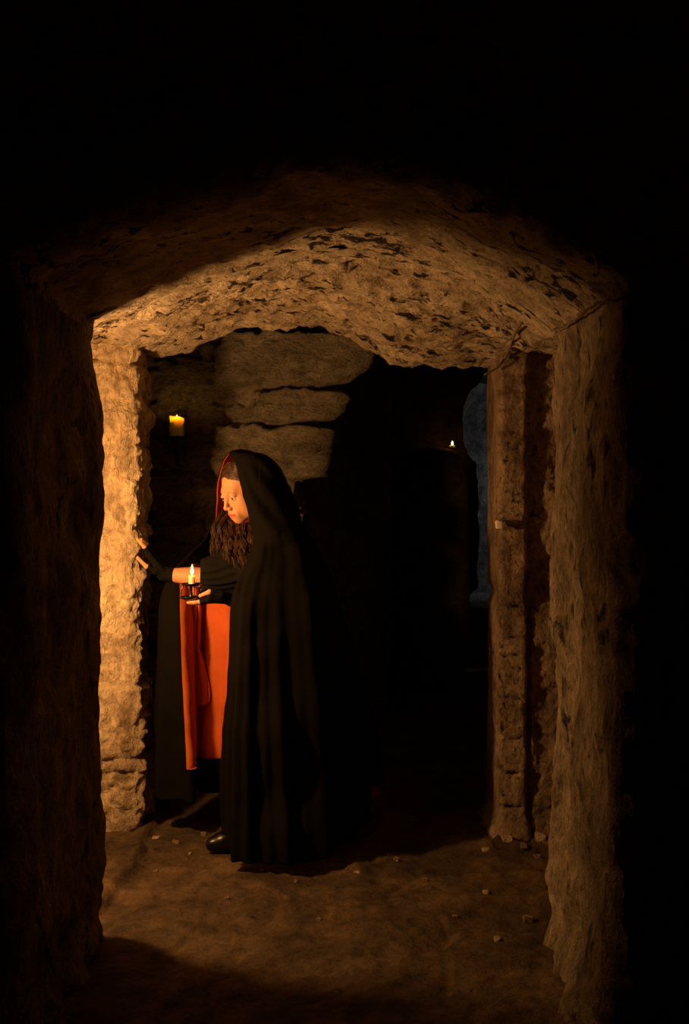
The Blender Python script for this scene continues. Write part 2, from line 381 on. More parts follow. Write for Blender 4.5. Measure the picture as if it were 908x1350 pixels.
# ---------------------------------------------------------------- far stone bench, ledge
def rough_block(name,c,s,mat,amp=.01,seed=0,n=14):
    """rounded irregular block: sphere-mapped superellipsoid grid"""
    V=[];Fc=[]
    us=np.linspace(-math.pi/2,math.pi/2,n); vs=np.linspace(-math.pi,math.pi,2*n+1)[:-1]
    def se(w,e): return np.sign(w)*np.abs(w)**e
    U,Vv=np.meshgrid(us,vs,indexing='ij')
    e=.32; x=se(np.cos(U),e)*se(np.cos(Vv),e); y=se(np.cos(U),e)*se(np.sin(Vv),e); z=se(np.sin(U),e)
    G=np.stack([x*s[0]/2,y*s[1]/2,z*s[2]/2],-1)
    nr=G/(np.linalg.norm(G,axis=-1)[...,None]+1e-9); sz=max(s)
    G=G+nr*(amp*fbm(G/sz,4,4,seed*3.1))[...,None]
    G[0]=G[0].mean(0); G[-1]=G[-1].mean(0)
    Fc=grid_faces(n,2*n,True,0,True)
    o=mesh_obj(name,G.reshape(-1,3)+np.array(c),[f[::-1] for f in Fc],mat,None,True,loc=(c[0],c[1],c[2]-s[2]/2))
    return o
o=rough_block('stone_bench',(1.42,9.1,.30),(1.1,.5,.62),M['cold'],.03,2)
tag(o,'pale stone bench lit by cold light beyond the dark doorway','bench')
cf=P(596,590,7.8)
o=rough_block('stone_ledge',(.52,7.80,(cf[2]-.01)/2),(.9,.26,cf[2]-.01),M['dark'],.012,4,24)
tag(o,'tall dark stone ledge holding the distant small candle','ledge')
# ---------------------------------------------------------------- candles
def flame_geo(c,h,r,lean=0.,base=0):
    prof=[(0.0,0),(.45,.06),(.85,.2),(1,.34),(.82,.52),(.5,.72),(.22,.88),(.0,1.)]
    pr=[(r*a,h*b) for a,b in catmull(np.array(prof),18)]
    pr=[(max(a,1e-5),b) for a,b in pr]
    V,Fc=lathe_geo(pr,c,14,base)
    V=[(x+lean*(z-c[2]),y,z) for x,y,z in V]; return V,Fc
def candle(name,c,r,h,fl_h,fl_r,label,rim=0.,group=None,wick=.008,pool=.004):
    root=empty(name,c); tag(root,label,'candle',group)
    seg=40; prof=[(r*.2,0),(r*.97,0),(r,.002)]+[(r,h*k) for k in np.linspace(.05,.93,16)]+[(r*.985,h*.97),(r*.95,h),(r*.86,h),(r*.74,h-pool*.6),(r*.4,h-pool),(r*.02,h-pool)]
    V,Fc=lathe_geo(prof,c,seg); V=np.array(V)
    if rim:
        a=np.arctan2(V[:,1]-c[1],V[:,0]-c[0]); t=(V[:,2]-c[2])/h; rr=np.hypot(V[:,0]-c[0],V[:,1]-c[1])/r
        k=np.clip((t-.6)/.4,0,1)*np.clip((rr-.6)/.25,0,1)
        V[:,2]+=k*rim*(.75*np.exp(-((np.abs(a)-2.7)/.22)**2)-.75*np.exp(-(a/.7)**2)+.06*np.sin(a*5)-.1)
        V[:,0]+=.0012*np.sin(a*6+V[:,2]*90)*t
    mesh_obj('wax_body',V,Fc,M['wax'],root)
    V,Fc=tube_geo([(c[0],c[1],c[2]+h-pool-.002),(c[0],c[1],c[2]+h-pool+wick*.5),(c[0]+.0015,c[1],c[2]+h-pool+wick)],.0011,6)
    mesh_obj('wick',V,Fc,M['wick'],root)
    V,Fc=flame_geo((c[0],c[1],c[2]+h-pool+wick*.55),fl_h,fl_r,.03)
    mesh_obj('flame',V,Fc,M['flame'],root)
    return root
def plight(name,loc,power,col,rad=.01):
    l=bpy.data.lights.new(name,'POINT'); l.energy=power; l.color=col; l.shadow_soft_size=rad
    o=bpy.data.objects.new(name,l); COL.objects.link(o); o.location=loc; return o
WARM=(1.,.52,.16)
# wall candle on iron spike bracket
YS=5.05; c=P(233,576.5,YS)
candle('pillar_candle',tuple(c),9.4*YS/F,27*YS/F,.031,.005,'thick cream pillar candle burning on the spike bracket of the back wall',rim=.009,wick=.007,pool=.024)
s=empty('candle_sconce',(c[0],c[1],c[2]-.15)); tag(s,'black iron spike bracket under the pillar candle on the back wall','sconce')
V,Fc=lathe_geo([(.001,-.010),(.02,-.009),(.05,-.005),(.060,.000),(.061,.003),(.058,.002),(.02,-.001),(.001,-.001)],c,36)
mesh_obj('drip_plate',V,Fc,M['wrought'],s)
V,Fc=tube_geo(catmull(np.array([c+[0,0,-.008],c+[0,0,-.06],c+[.001,.0,-.10],c+[.002,.02,-.135],c+[.002,.10,-.140],c+[.002,.19,-.140]]),24),np.linspace(.0085,.007,24),10)
mesh_obj('spike',V,Fc,M['wrought'],s)
plight('pillar_candle_light',(c[0],c[1]-.006,c[2]+27*YS/F-.004),.32,(1.,.50,.14),.004)
# distant candle
cf=P(596,590.5,7.78)
candle('tea_candle',tuple(cf),.022,.020,.036,.009,'tiny distant candle on the dark ledge beyond the doorway',wick=.008)
plight('tea_candle_light',(cf[0],cf[1]-.0,cf[2]+.06),.14,(1.,.30,.05),.01)
# chamberstick
YH=3.86
hc=P(251.5,790.5,YH)     # centre of the lower saucer underside
hold=empty('candle_holder',tuple(hc)); tag(hold,'glossy black chamberstick with two dishes held in the gloved hand','candle holder')
V,Fc=lathe_geo([(.001,0),(.028,0),(.038,.004),(.0445,.010),(.046,.011),(.0445,.0125),(.038,.007),(.028,.003),(.001,.003)],hc,40)
mesh_obj('saucer',V,Fc,M['iron'],hold)
pan=P(253.0,771.5,YH)
pz=pan[2]-hc[2]; st=hc.copy()
V,Fc=lathe_geo([(.010,.003),(.010,.008),(.0055,.012),(.0075,.022),(.005,.030),(.0055,pz-.006),(.011,pz-.002),(.001,pz-.001)],hc,20)
mesh_obj('stem',V,Fc,M['iron'],hold)
V,Fc=lathe_geo([(.001,pz-.003),(.025,pz-.003),(.036,pz+.001),(.041,pz+.006),(.0425,pz+.007),(.041,pz+.008),(.035,pz+.003),(.025,pz),(.001,pz)],hc+[.004,0,0],40)
mesh_obj('drip_pan',V,Fc,M['iron'],hold)
for k in range(3):
    a=math.radians(200+k*120); p0=hc+[.034*math.cos(a),.034*math.sin(a),.005]; p1=hc+[.004+.034*math.cos(a),.034*math.sin(a),pz]
    V,Fc=tube_geo(catmull(np.array([p0,(p0+p1)/2+[.006*math.cos(a),.006*math.sin(a),0],p1]),10),.0018,8); mesh_obj('strut',V,Fc,M['iron'],hold)
ha=hc+[.060,-.012,.030]
pth=[ha+[.021*math.cos(t),-.004,.017*math.sin(t)] for t in np.linspace(0,2*math.pi*.98,28)]
V,Fc=tube_geo(pth,.0032,8); mesh_obj('handle',V,Fc,M['iron'],hold)
cc=hc+[.004,0,pz+.0005]
candle('taper_candle',tuple(cc),.0125,.037,.043,.0062,'short lit cream candle standing in the hand-held black chamberstick',wick=.010)
plight('taper_candle_light',(cc[0],cc[1],cc[2]+.062),.28,WARM,.008)
# ---------------------------------------------------------------- SDF toolkit
def smin(a,b,k):
    h=np.clip(.5+.5*(b-a)/k,0,1); return b*(1-h)+a*h-k*h*(1-h)
def smax(a,b,k): return -smin(-a,-b,k)
def sph(p,c,r): return np.linalg.norm(p-np.array(c),axis=-1)-r
def ell(p,c,r):
    r=np.array(r); q=(p-np.array(c)); k0=np.linalg.norm(q/r,axis=-1); k1=np.linalg.norm(q/(r*r),axis=-1); return k0*(k0-1)/(k1+1e-9)
def cap(p,a,b,ra,rb=None):
    rb=ra if rb is None else rb; a=np.array(a,float); b=np.array(b,float); ab=b-a
    t=np.clip(((p-a)@ab)/(ab@ab),0,1); return np.linalg.norm(p-a-t[...,None]*ab,axis=-1)-(ra+(rb-ra)*t)
def surfnets(f,lo,hi,h):
    lo=np.array(lo,float); n=[int((hi[k]-lo[k])/h)+1 for k in range(3)]
    ax=[lo[k]+h*np.arange(n[k]) for k in range(3)]
    p=np.stack(np.meshgrid(*ax,indexing='ij'),-1); V=f(p).astype(np.float64)
    s=V<0; nx,ny,nz=V.shape
    cnt=np.zeros((nx-1,ny-1,nz-1)); acc=np.zeros((nx-1,ny-1,nz-1,3))
    offs=[(i,j,k) for i in (0,1) for j in (0,1) for k in (0,1)]
    g=lambda A,o:A[o[0]:nx-1+o[0],o[1]:ny-1+o[1],o[2]:nz-1+o[2]]
    for a in offs:
        for ax_ in range(3):
            if a[ax_]: continue
            b=list(a); b[ax_]=1
            va,vb=g(V,a),g(V,b); m=(va<0)!=(vb<0)
            t=np.where(m,va/np.where(m,va-vb,1),0)
            pos=np.array(a,float)+np.zeros(va.shape+(3,)); pos[...,ax_]+=t
            acc+=pos*m[...,None]; cnt+=m
    act=cnt>0; idx=-np.ones(cnt.shape,int); idx[act]=np.arange(act.sum())
    ii=np.argwhere(act); verts=lo+h*(ii+acc[act]/cnt[act][:,None])
    faces=[]
    for ax_ in range(3):
        o=[0,0,0]; sl=[slice(1,nx-1),slice(1,ny-1),slice(1,nz-1)]; sl[ax_]=slice(0,[nx,ny,nz][ax_]-1)
        A=s[tuple(sl)]; sh=list(sl); sh[ax_]=slice(1,[nx,ny,nz][ax_]); B=s[tuple(sh)]
        d=np.argwhere(A!=B)
        if not len(d): continue
        base=d+np.array([0 if k==ax_ else 1 for k in range(3)])
        u,v=[k for k in range(3) if k!=ax_]
        def cell(du,dv):
            q=base.copy(); q[:,u]-=du; q[:,v]-=dv; return idx[q[:,0],q[:,1],q[:,2]]
        q=np.stack([cell(1,1),cell(0,1),cell(0,0),cell(1,0)],1)
        fl=A[tuple(d.T)]
        if ax_==1: fl=~fl
        q[~fl]=q[~fl][:,::-1]; faces.append(q)
    faces=np.concatenate(faces); faces=faces[(faces>=0).all(1)]
    return verts,faces
def join(parts):
    V=[];Fc=[];b=0
    for v,f in parts:
        v=np.asarray(v); V.append(v); Fc+= [tuple(int(i)+b for i in q) for q in f]; b+=len(v)
    return np.concatenate(V),Fc
# ---------------------------------------------------------------- the woman
person=empty('person',(-.30,4.05,0)); tag(person,'person in black hooded cloak lined in orange, leaning to pillar with candlestick','person')
# head frame
HC=P(322,646,4.05)
yaw=math.radians(50); pitch=math.radians(25)
f0=np.array([-math.sin(yaw),-math.cos(yaw),0]); up0=np.array([0,0,1.])
hf=f0*math.cos(pitch)-up0*math.sin(pitch); hu=up0*math.cos(pitch)+f0*math.sin(pitch); hr=np.cross(hf,hu)
HM=np.stack([hr,hf,hu],1)           # local->world : HM@l
S=1.0
def h2w(l): return HC+S*(np.asarray(l)@HM.T)
def head_local(p):
    q=p.copy(); q[...,0]=np.abs(q[...,0])
    d=ell(q,(0,-.015,.035),(.076,.097,.088))
    d=smin(d,ell(q,(0,.028,-.03),(.064,.066,.083)),.03)
    d=smin(d,ell(q,(.034,.052,-.026),(.029,.027,.030)),.022)     # cheeks
    d=smin(d,ell(q,(.038,.016,-.060),(.026,.040,.030)),.035)     # jaw
    d=smin(d,ell(q,(0,.074,-.099),(.021,.018,.015)),.03)        # chin
    d=smin(d,cap(q,(0,.092,.024),(.034,.073,.025),.007),.026)    # brow
    d=smax(d,-ell(q,(.033,.101,.004),(.021,.021,.013)),.012)     # sockets
    d=smin(d,cap(q,(0,.088,.018),(0,.110,-.026),.0062,.0078),.012)
    d=smin(d,sph(q,(0,.1125,-.031),.0090),.007)
    d=smin(d,ell(q,(.0125,.103,-.036),(.007,.010,.007)),.006)
    d=smax(d,-ell(q,(.0065,.108,-.0445),(.0035,.006,.004)),.003)
    d=smin(d,ell(q,(0,.086,-.068),(.028,.015,.020)),.024)
    up=ell(q,(.006,.0985,-.0635),(.018,.0068,.0040)); lo=ell(q,(0,.0965,-.0725),(.016,.0072,.0048))
    d=smin(d,up,.004); d=smin(d,lo,.004)
    d=smax(d,-ell(q,(0,.106,-.0682),(.021,.006,.0009)),.003)
    # eyelids
    d=smin(d,smax(ell(q,(.0315,.0795,.0055),(.0175,.0150,.0140)),-(q[...,2]-.0052),.001),.003)
    d=smin(d,smax(ell(q,(.0315,.0785,.0005),(.0165,.0145,.0135)),(q[...,2]+.0038),.001),.003)
    d=smin(d,ell(q,(.079,-.010,-.005),(.008,.018,.030)),.006)     # ears
    d=smin(d,cap(q,(0,-.03,-.06),(0,-.075,-.20),.052,.056),.03)
    return d
def body_world(p):
    hp=(p-HC)@HM/S
    return head_local(hp)*S
vh,fh=surfnets(lambda p:head_local(p),(-.11,-.14,-.19),(.11,.145,.14),.0026)
col_h=np.tile(np.array([.66,.325,.175]),(len(vh),1))
ax_=np.abs(vh[:,0])
lip=np.exp(-((vh[:,2]+.068)/.009)**4)*(ax_<.024)*sstep(.092,.097,vh[:,1])
lipw=np.clip(lip,0,1)[:,None]; col_h=col_h*(1-lipw)+np.array([.50,.12,.09])*lipw
brow=np.exp(-((vh[:,2]-(.0265+.05*ax_-.9*np.clip(ax_-.035,0,1)))/.0042)**2)*sstep(.012,.018,ax_)*(1-sstep(.046,.056,ax_))*(vh[:,1]>.06)*.45
col_h=col_h*(1-brow[:,None])+np.array([.09,.045,.025])*brow[:,None]
lash=np.exp(-((vh[:,2]-.0052)/.0016)**2)*np.exp(-((ax_-.0325)/.015)**4)*(vh[:,1]>.075)*.85
col_h=col_h*(1-lash[:,None])+np.array([.03,.015,.01])*lash[:,None]
vh_w=h2w(vh)
# limbs
SK=np.array([.66,.325,.175])
def hand(bases,tips,wrist,elbow,thumb,rw=.024,re=.040,bow=None):
    """returns (skin prims, glove prims): capsules"""
    skin=[];gl=[]
    for (b,t,L) in zip(bases,tips,(1,1.05,1,.85)):
        b=np.array(b);t=np.array(t); bw=np.array(bow)
        k1=b+(t-b)*.45+bw; k2=b+(t-b)*.75+bw*.75
        skin+= [(b,k1,.0088,.0082),(k1,k2,.0080,.0075),(k2,t,.0074,.0064)]
        gl+=[(b,b+(k1-b)*.92,.0112,.0106)]
        gl+=[(wrist+(b-np.mean(bases,axis=0))*.45,b,.016,.0125)]
        skin+=[(wrist+(b-np.mean(bases,axis=0))*.4,b,.013,.0095)]
    t0,t1,t2=[np.array(q) for q in thumb]
    skin+=[(wrist,t0,.015,.0125),(t0,t1,.0115,.0095),(t1,t2,.0092,.0075)]
    gl+=[(wrist,t0,.0185,.0152),(t0,t0+(t1-t0)*.85,.0142,.0122)]
    e=np.array(elbow); w=np.array(wrist)
    skin+=[(w,w+(e-w)*.55,rw,re*.95),(w+(e-w)*.55,e,re*.95,re)]
    gl+=[(w+(e-w)*-.05,w+(e-w)*.13,rw+.0045,rw+.0055)]
    return skin,gl
def capsdf(prims,k):
    def f(p):
        d=None
        for a,b,ra,rb in prims:
            c=cap(p,a,b,ra,rb); d=c if d is None else smin(d,c,k)
        return d
    return f
# right hand leaning on the pier corner
W1=P(219,757,4.19); E1=P(284,763,4.17)
bs=[P(196,731,4.135),P(198,727,4.160),P(201,728,4.182),P(204,733,4.203)]
tp=[P(181,711,4.112),P(186,711,4.17),P(189,714,4.192),P(192,720,4.212)]
sk1,gl1=hand(bs,tp,W1,E1,(P(204,752,4.150),P(193,747,4.125),P(181.5,735.5,4.112)),bow=(.006,-.006,.0),rw=.026,re=.043)
lo=np.min([q[0] for q in sk1]+[q[1] for q in sk1],axis=0)-.06; hi=np.max([q[0] for q in sk1]+[q[1] for q in sk1],axis=0)+.06
v1,f1=surfnets(capsdf(sk1,.006),lo,hi,.0028)
g1=surfnets(capsdf(gl1,.010),lo,hi,.0028)
# left hand under the saucer
W2=P(309,791,3.90); E2=P(352,808,4.02)
z0=hc[2]
def Q(px,py,Y): return P(px,py,Y)
bs=[Q(275,790,3.835),Q(273.5,791,3.858),Q(275,791,3.88),Q(278,791,3.90)]
tp=[Q(251,794,3.838),Q(248,794.5,3.858),Q(252,794,3.879),Q(259,794,3.898)]
sk2,gl2=hand(bs,tp,W2,E2,(Q(291,784,3.845),Q(276,780.5,3.825),Q(264,785.5,3.830)),bow=(0,0,-.004),rw=.026,re=.042)
lo=np.min([q[0] for q in sk2]+[q[1] for q in sk2],axis=0)-.06; hi=np.max([q[0] for q in sk2]+[q[1] for q in sk2],axis=0)+.06
v2,f2=surfnets(capsdf(sk2,.006),lo,hi,.0028)
g2=surfnets(capsdf(gl2,.010),lo,hi,.0028)
# torso, upper arms, legs (hidden by the clothes, coarse)
neck=h2w((0,-.06,-.16)); chest=P(362,735,4.12); belly=P(372,800,4.14); hips=P(385,870,4.14)
shN=P(362,712,3.98); shF=P(345,712,4.27)
kneeN=P(345,985,4.02); ankN=P(315,1100,3.97); kneeF=P(425,985,4.22); ankF=P(466,1075,4.30)
def torso(p):
    d=cap(p,neck,chest,.050,.10); d=smin(d,cap(p,chest,belly,.115,.105),.05); d=smin(d,ell(p,tuple(hips),(.14,.16,.12)),.06)
    d=smin(d,cap(p,shN,shF,.055,.055),.05)
    d=smin(d,cap(p,shN,E2,.052,.044),.03); d=smin(d,cap(p,shF,E1,.052,.046),.03)
    for hx,k,a in ((np.array([-.02,-.08,-.04]),kneeN,ankN),(np.array([.02,.08,-.04]),kneeF,ankF)):
        d=smin(d,cap(p,hips+hx,k,.085,.058),.04); d=smin(d,cap(p,k,a,.057,.036),.02)
    return d
vt,ft=surfnets(torso,(-.75,3.75,.0),(.20,4.5,1.5),.013)
V,Fc=join([(vh_w,fh),(v1,f1),(v2,f2),(vt,ft)])
body=mesh_obj('body',V,Fc,M['skin'],person)
ca=body.data.color_attributes.new('tint','FLOAT_COLOR','POINT')
cols=np.tile(np.array([.66,.325,.175,1.]),(len(V),1)); cols[:len(vh),:3]=col_h
ca.data.foreach_set('color',cols.astype(np.float32).ravel())
for g in (g1,g2):
    mesh_obj('glove',g[0],g[1],M['glove'],person)
# eyes
for sx in (-1,1):
    ec=np.array([sx*.0315,.0775,.0]); n1,n2=18,28; gx=np.array([sx*0-.18,1,.02]); gx/=np.linalg.norm(gx)
    a=np.cross(gx,[0,0,1]); a/=np.linalg.norm(a); b=np.cross(a,gx); V=[];cl=[]
    for i in range(n1):
        t=math.pi*i/(n1-1)
        for j in range(n2):
            ph=2*math.pi*j/n2; dr=gx*math.cos(t)+(a*math.cos(ph)+b*math.sin(ph))*math.sin(t)
            V.append(ec+dr*.0128); cl.append((.01,.008,.006,1) if t<.2 else ((.10,.06,.03,1) if t<.48 else (.62,.55,.48,1)))
    e=mesh_obj('eye',h2w(np.array(V)),grid_faces(n1,n2,False,0,True),M['eye'],person)
    ca=e.data.color_attributes.new('tint','FLOAT_COLOR','POINT'); ca.data.foreach_set('color',np.array(cl,np.float32).ravel())
# hair: skull cap strands swept back + long wavy locks
parts=[]; rg=np.random.RandomState(11); base=0
def scalp(p):
    d=ell(p,(0,-.019,.037),(.0795,.0985,.0915)); return smax(d,(.02+.73*p[...,1]-p[...,2])/1.24,.008)
sv,sf=surfnets(scalp,(-.11,-.14,-.10),(.11,.12,.14),.005); parts.append((h2w(sv),sf))
def strand(pts,r0,n=16,wave=0,wf=3,sides=5):
    pa=catmull(np.array(pts),n); t=np.linspace(0,1,n); ph=pa[0,0]*120+rg.rand()*1.5; ph2=pa[0,0]*90+rg.rand()*1.5+1
    pa[:,0]+=wave*np.sin(t*wf*6.28+ph)*sstep(.1,.4,t); pa[:,1]+=wave*.8*np.sin(t*wf*6.28+ph2)*sstep(.1,.4,t)
    rad=r0*(.55+.6*np.sin(np.pi*np.clip(t*.9+.08,0,1)))*(1-.75*sstep(.75,1,t))
    return tube_geo(pa,rad,sides)
def skull(az,el,k=1.0):  # local point on skull: az 0=front, sign = +x ; el up
    d=np.array([math.sin(az)*math.cos(el),math.cos(az)*math.cos(el),math.sin(el)])
    r=np.array([.079,.100,.091])*k; return np.array([0,-.015,.035])+d*r
for k in range(1500):     # crown and fringe
    side=rg.choice([-1,1]); a0=side*rg.uniform(0.0,1.35); el0=.62-.34*abs(a0)/1.35*1.0+rg.uniform(-.02,.75)
    st=skull(a0*.75,el0,1.0); 
    p1=skull(a0*1.1+side*.45,el0-.02,1.035); p2=skull(a0+side*1.0,el0-.28,1.04); p3=skull(side*1.9,-.35+.2*rg.rand(),1.03); p4=skull(side*2.0,-.9,1.0)
    parts.append(strand([h2w(q) for q in (st,p1,p2,p3,p4)],rg.uniform(.0009,.0017),16,.0012,2,4))
def clump(roots,tip,n,r=.0011,spread=.009,wave=.006,wf=2.2):
    """a wavy lock: n fine strands sharing one wave"""
    a=np.array(roots[0]); b=np.array(tip); ph=rg.rand()*6.28; ph2=rg.rand()*6.28; wfk=wf*rg.uniform(.8,1.25); t=np.linspace(0,1,22)
    m=[a]+[np.array(q) for q in roots[1:]]+[b]; cen=catmull(np.array(m),22) if len(m)>2 else a+(b-a)*t[:,None]
    cen=cen+np.stack([wave*np.sin(t*wfk*6.28+ph),wave*np.cos(t*wfk*6.28+ph2),0*t],1)*sstep(.1,.45,t)[:,None]
    for q in range(n):
        o=rg.normal(size=3)*np.array([1,1,.5])*spread*.5; f1=rg.rand()*6.28; L=rg.uniform(.82,1.04)
        p_=cen.copy(); p_=p_[0]+(p_-p_[0])*L
        w=(.5+.8*np.sin(np.pi*np.clip(t*1.05,0,1)))*(1-.45*t)
        p_=p_+o*w[:,None]+.0014*np.stack([np.sin(t*21+f1),np.cos(t*17+f1),0*t],1)
        parts.append(tube_geo(p_,r*rg.uniform(.7,1.3)*(1-.6*sstep(.7,1,t)),3))
for k in range(46):      # far side fall beside the face
    x0=rg.uniform(291,306); y0=rg.uniform(672,692); Yd=rg.uniform(4.07,4.14)
    x1=np.clip(x0+rg.uniform(-20,12),276,318); clump([P(x0,y0,Yd),P((x0+x1)/2-3,(y0+715)/2,Yd-.03)],P(x1,rg.uniform(712,738),Yd-.05),22)
for k in range(74):      # near side fall from under the jaw down over the chest
    x0=rg.uniform(303,333); y0=rg.uniform(688,702); Yd=rg.uniform(4.02,4.08)
    x1=np.clip(x0+rg.uniform(-12,12),284,338); yt=rg.uniform(722,748)-max(0,(306-x1))*.9
    clump([P(x0,y0,Yd),P((x0+x1)/2+rg.uniform(-3,3),(y0+yt)/2,Yd-.04)],P(x1,yt,Yd-.06-.04*(x1>318)),22)
V,Fc=join(parts); mesh_obj('hair',V,Fc,M['hair'],person)
# ---------------------------------------------------------------- cloak (hood + body in one cloth), rows from hood top to hem
# each row: height, then control points (px,depth) from near front edge round the back to far front edge
rows=[
 (1.602,[(302,4.020),(308,3.995),(316,3.985),(326,3.99),(334,4.02),(334,4.07),(326,4.11),(316,4.12),(308,4.10),(303,4.07),(301,4.05)]),
 (1.590,[(303,3.995),(312,3.965),(325,3.95),(338,3.96),(349,4.02),(349,4.10),(338,4.16),(322,4.17),(308,4.13),(300,4.09),(298,4.07)]),
 (1.560,[(308,3.965),(318,3.940),(333,3.925),(349,3.94),(362,4.02),(362,4.13),(349,4.20),(330,4.21),(308,4.18),(296,4.12),(292,4.09)]),
 (1.515,[(314,3.950),(323,3.925),(340,3.915),(358,3.93),(372,4.02),(372,4.14),(358,4.22),(335,4.23),(308,4.20),(293,4.14),(288,4.11)]),
 (1.450,[(319,3.945),(328,3.915),(346,3.905),(366,3.93),(381,4.02),(382,4.16),(366,4.24),(340,4.25),(306,4.21),(290,4.15),(285,4.12)]),
 (1.385,[(325,3.940),(334,3.905),(352,3.895),(372,3.92),(386,4.02),(388,4.17),(370,4.26),(342,4.27),(303,4.22),(288,4.16),(283,4.13)]),
 (1.325,[(330,3.925),(340,3.880),(358,3.86),(380,3.89),(393,4.02),(396,4.19),(376,4.30),(345,4.33),(304,4.24),(288,4.19),(282,4.14)]),
 (1.265,[(333,3.915),(345,3.855),(366,3.83),(392,3.87),(404,4.02),(408,4.22),(384,4.36),(346,4.38),(302,4.30),(284,4.21),(275,4.15)]),
 (1.215,[(331,3.900),(344,3.840),(368,3.845),(400,3.86),(413,4.03),(416,4.24),(388,4.40),(345,4.40),(297,4.31),(275,4.22),(263,4.15)]),
 (1.155,[(325,3.880),(340,3.825),(368,3.825),(404,3.85),(421,4.03),(424,4.26),(390,4.42),(342,4.41),(288,4.31),(262,4.21),(243,4.15)]),
 (1.080,[(314,3.870),(332,3.845),(366,3.830),(408,3.85),(429,4.04),(432,4.28),(396,4.45),(312,4.36),(264,4.32),(240,4.21),(224,4.19)]),
 (.990,[(305,3.850),(326,3.795),(364,3.820),(412,3.84),(436,4.05),(439,4.30),(396,4.45),(304,4.24),(264,4.32),(237,4.17),(213,4.19)]),
 (.880,[(301,3.845),(324,3.785),(364,3.810),(416,3.84),(444,4.06),(447,4.32),(396,4.45),(304,4.24),(264,4.32),(238,4.11),(209,4.18)]),
 (.700,[(299,3.840),(322,3.775),(364,3.800),(420,3.84),(456,4.08),(460,4.34),(396,4.45),(304,4.24),(264,4.32),(240,4.11),(206,4.19)]),
 (.500,[(295,3.840),(320,3.770),(366,3.745),(425,3.84),(468,4.10),(473,4.36),(396,4.45),(304,4.24),(264,4.32),(243,4.11),(204,4.2)]),
 (.300,[(290,3.845),(318,3.765),(368,3.790),(428,3.84),(478,4.13),(484,4.37),(396,4.45),(304,4.24),(264,4.32),(246,4.11),(203,4.21)]),
 (.150,[(290,3.850),(318,3.760),(370,3.735),(430,3.83),(484,4.16),(489,4.38),(396,4.45),(304,4.24),(264,4.32),(247,4.11),(203,4.21)]),
 (.035,[(292,3.850),(318,3.760),(372,3.735),(432,3.82),(487,4.18),(492,4.38),(396,4.45),(304,4.24),(264,4.32),(248,4.11),(204,4.21)])]
C=np.zeros((len(rows),11,3))
for i,(h,cp) in enumerate(rows):
    for j,(px,Yd) in enumerate(cp): C[i,j]=(PX(px,Yd),Yd,h)
# parametrise rows by height
hs=np.array([r[0] for r in rows]); NU=170; NV=260
Gc=catmull(C,NV,1)
ti=np.linspace(0,len(rows)-1,NU); Gc=catmull(Gc,NU,0)
# arc fraction
hgt=Gc[...,2]; sarr=np.linspace(0,1,NV)[None,:]*np.ones((NU,1))
# hem: each part of the cloth ends at its own height
hem=np.interp(np.linspace(0,1,NV),[0,.025,.05,.28,.345,.37,.44,.52,.66,.9,.93,1],[.115,.11,.045,.035,.05,.19,.20,.05,.14,.16,.165,.155])
hem=hem+.006*np.sin(np.linspace(0,1,NV)*70)
wr=sstep(1.6,.035,hgt)
top=1.25
z_=hgt.copy(); m=z_<top
z_=np.where(m,hem[None,:]+(z_-.035)*(top-hem[None,:])/(top-.035),z_); Gc[...,2]=z_
nrm=gnormals(Gc); mid=Gc.mean(axis=1,keepdims=True)
if (nrm*(Gc-mid)).sum()<0: nrm=-nrm; flipC=True
else: flipC=False
nrm[...,2]*=.2
amp=.004+.030*sstep(1.2,.2,hgt)
fold=np.sin(sarr*2*math.pi*11+.9*np.sin(sarr*17+1.)+.8*hgt+.5)+.45*np.sin(sarr*2*math.pi*23+2.+1.5*hgt)
fold=np.sign(fold)*np.abs(fold)**.85
edge=sstep(0,.03,sarr)*(1-.5*sstep(.8,.86,sarr))
disp=amp*fold*edge*.65*sstep(1.36,1.1,hgt)+.010*fbm(Gc,5,3)*sstep(1.45,1.2,hgt)+.006*fbm(Gc,9,3,3.)*(hgt>1.25)
hoodfold=.006*np.sin(sarr*38+hgt*30)*sstep(1.25,1.35,hgt)*(1-sstep(1.5,1.58,hgt))*sstep(.06,.15,sarr)*(1-sstep(.7,.8,sarr))
Gc=Gc+nrm*(disp+hoodfold)[...,None]
# close the hood crown with two tapering rings
ctr=Gc[0].mean(0); crown=[]
for k,t in enumerate((.0,.35,.7)):
    r=ctr+(Gc[0]-ctr)*t; r[:,2]=Gc[0][:,2]+(.012)*(1-t*t); crown.append(r)
Gf=np.concatenate([np.array(crown),Gc],0)
cl=grid_obj('cloak',Gf,M['cloak'],flipC,person)
sm=cl.modifiers.new('thickness','SOLIDIFY'); sm.thickness=.003; sm.offset=0
# lining: offset inside, cloth without the folded-back black facing at the far front edge
jmax=int(NV*.905)
Gl=(Gc-nrm*.006)[:, :jmax].copy()
Gl[:,0:2]=(Gc+0)[:,0:2]*.5+Gl[:,0:2]*.5+np.array([.0015,.0015,0])
hl=Gl[...,2]; 
lhem=.300
kk=sstep(.50,.60,sarr[:, :jmax])
tgt=np.maximum(hl,lhem); Gl[...,2]=np.where(hl<lhem+.0,hl*(1-kk)+tgt*kk,hl)
Gl[...,1]-=np.where(hl<lhem,.0,0)
# hood rows: carry lining to the far edge
hoodj=[]
ln=grid_obj('lining',Gl[93:],M['lining'],not flipC,person)
hood_l=(Gc-nrm*.007)[:64].copy(); hood_l[:,-2:]=(Gc[:64,-2:]*.6+hood_l[:,-2:]*.4)
hl_=grid_obj('hood_lining',hood_l[:, NV//2:],M['lining'],not flipC,person)
hl_['label']='orange-red lining inside the hood'
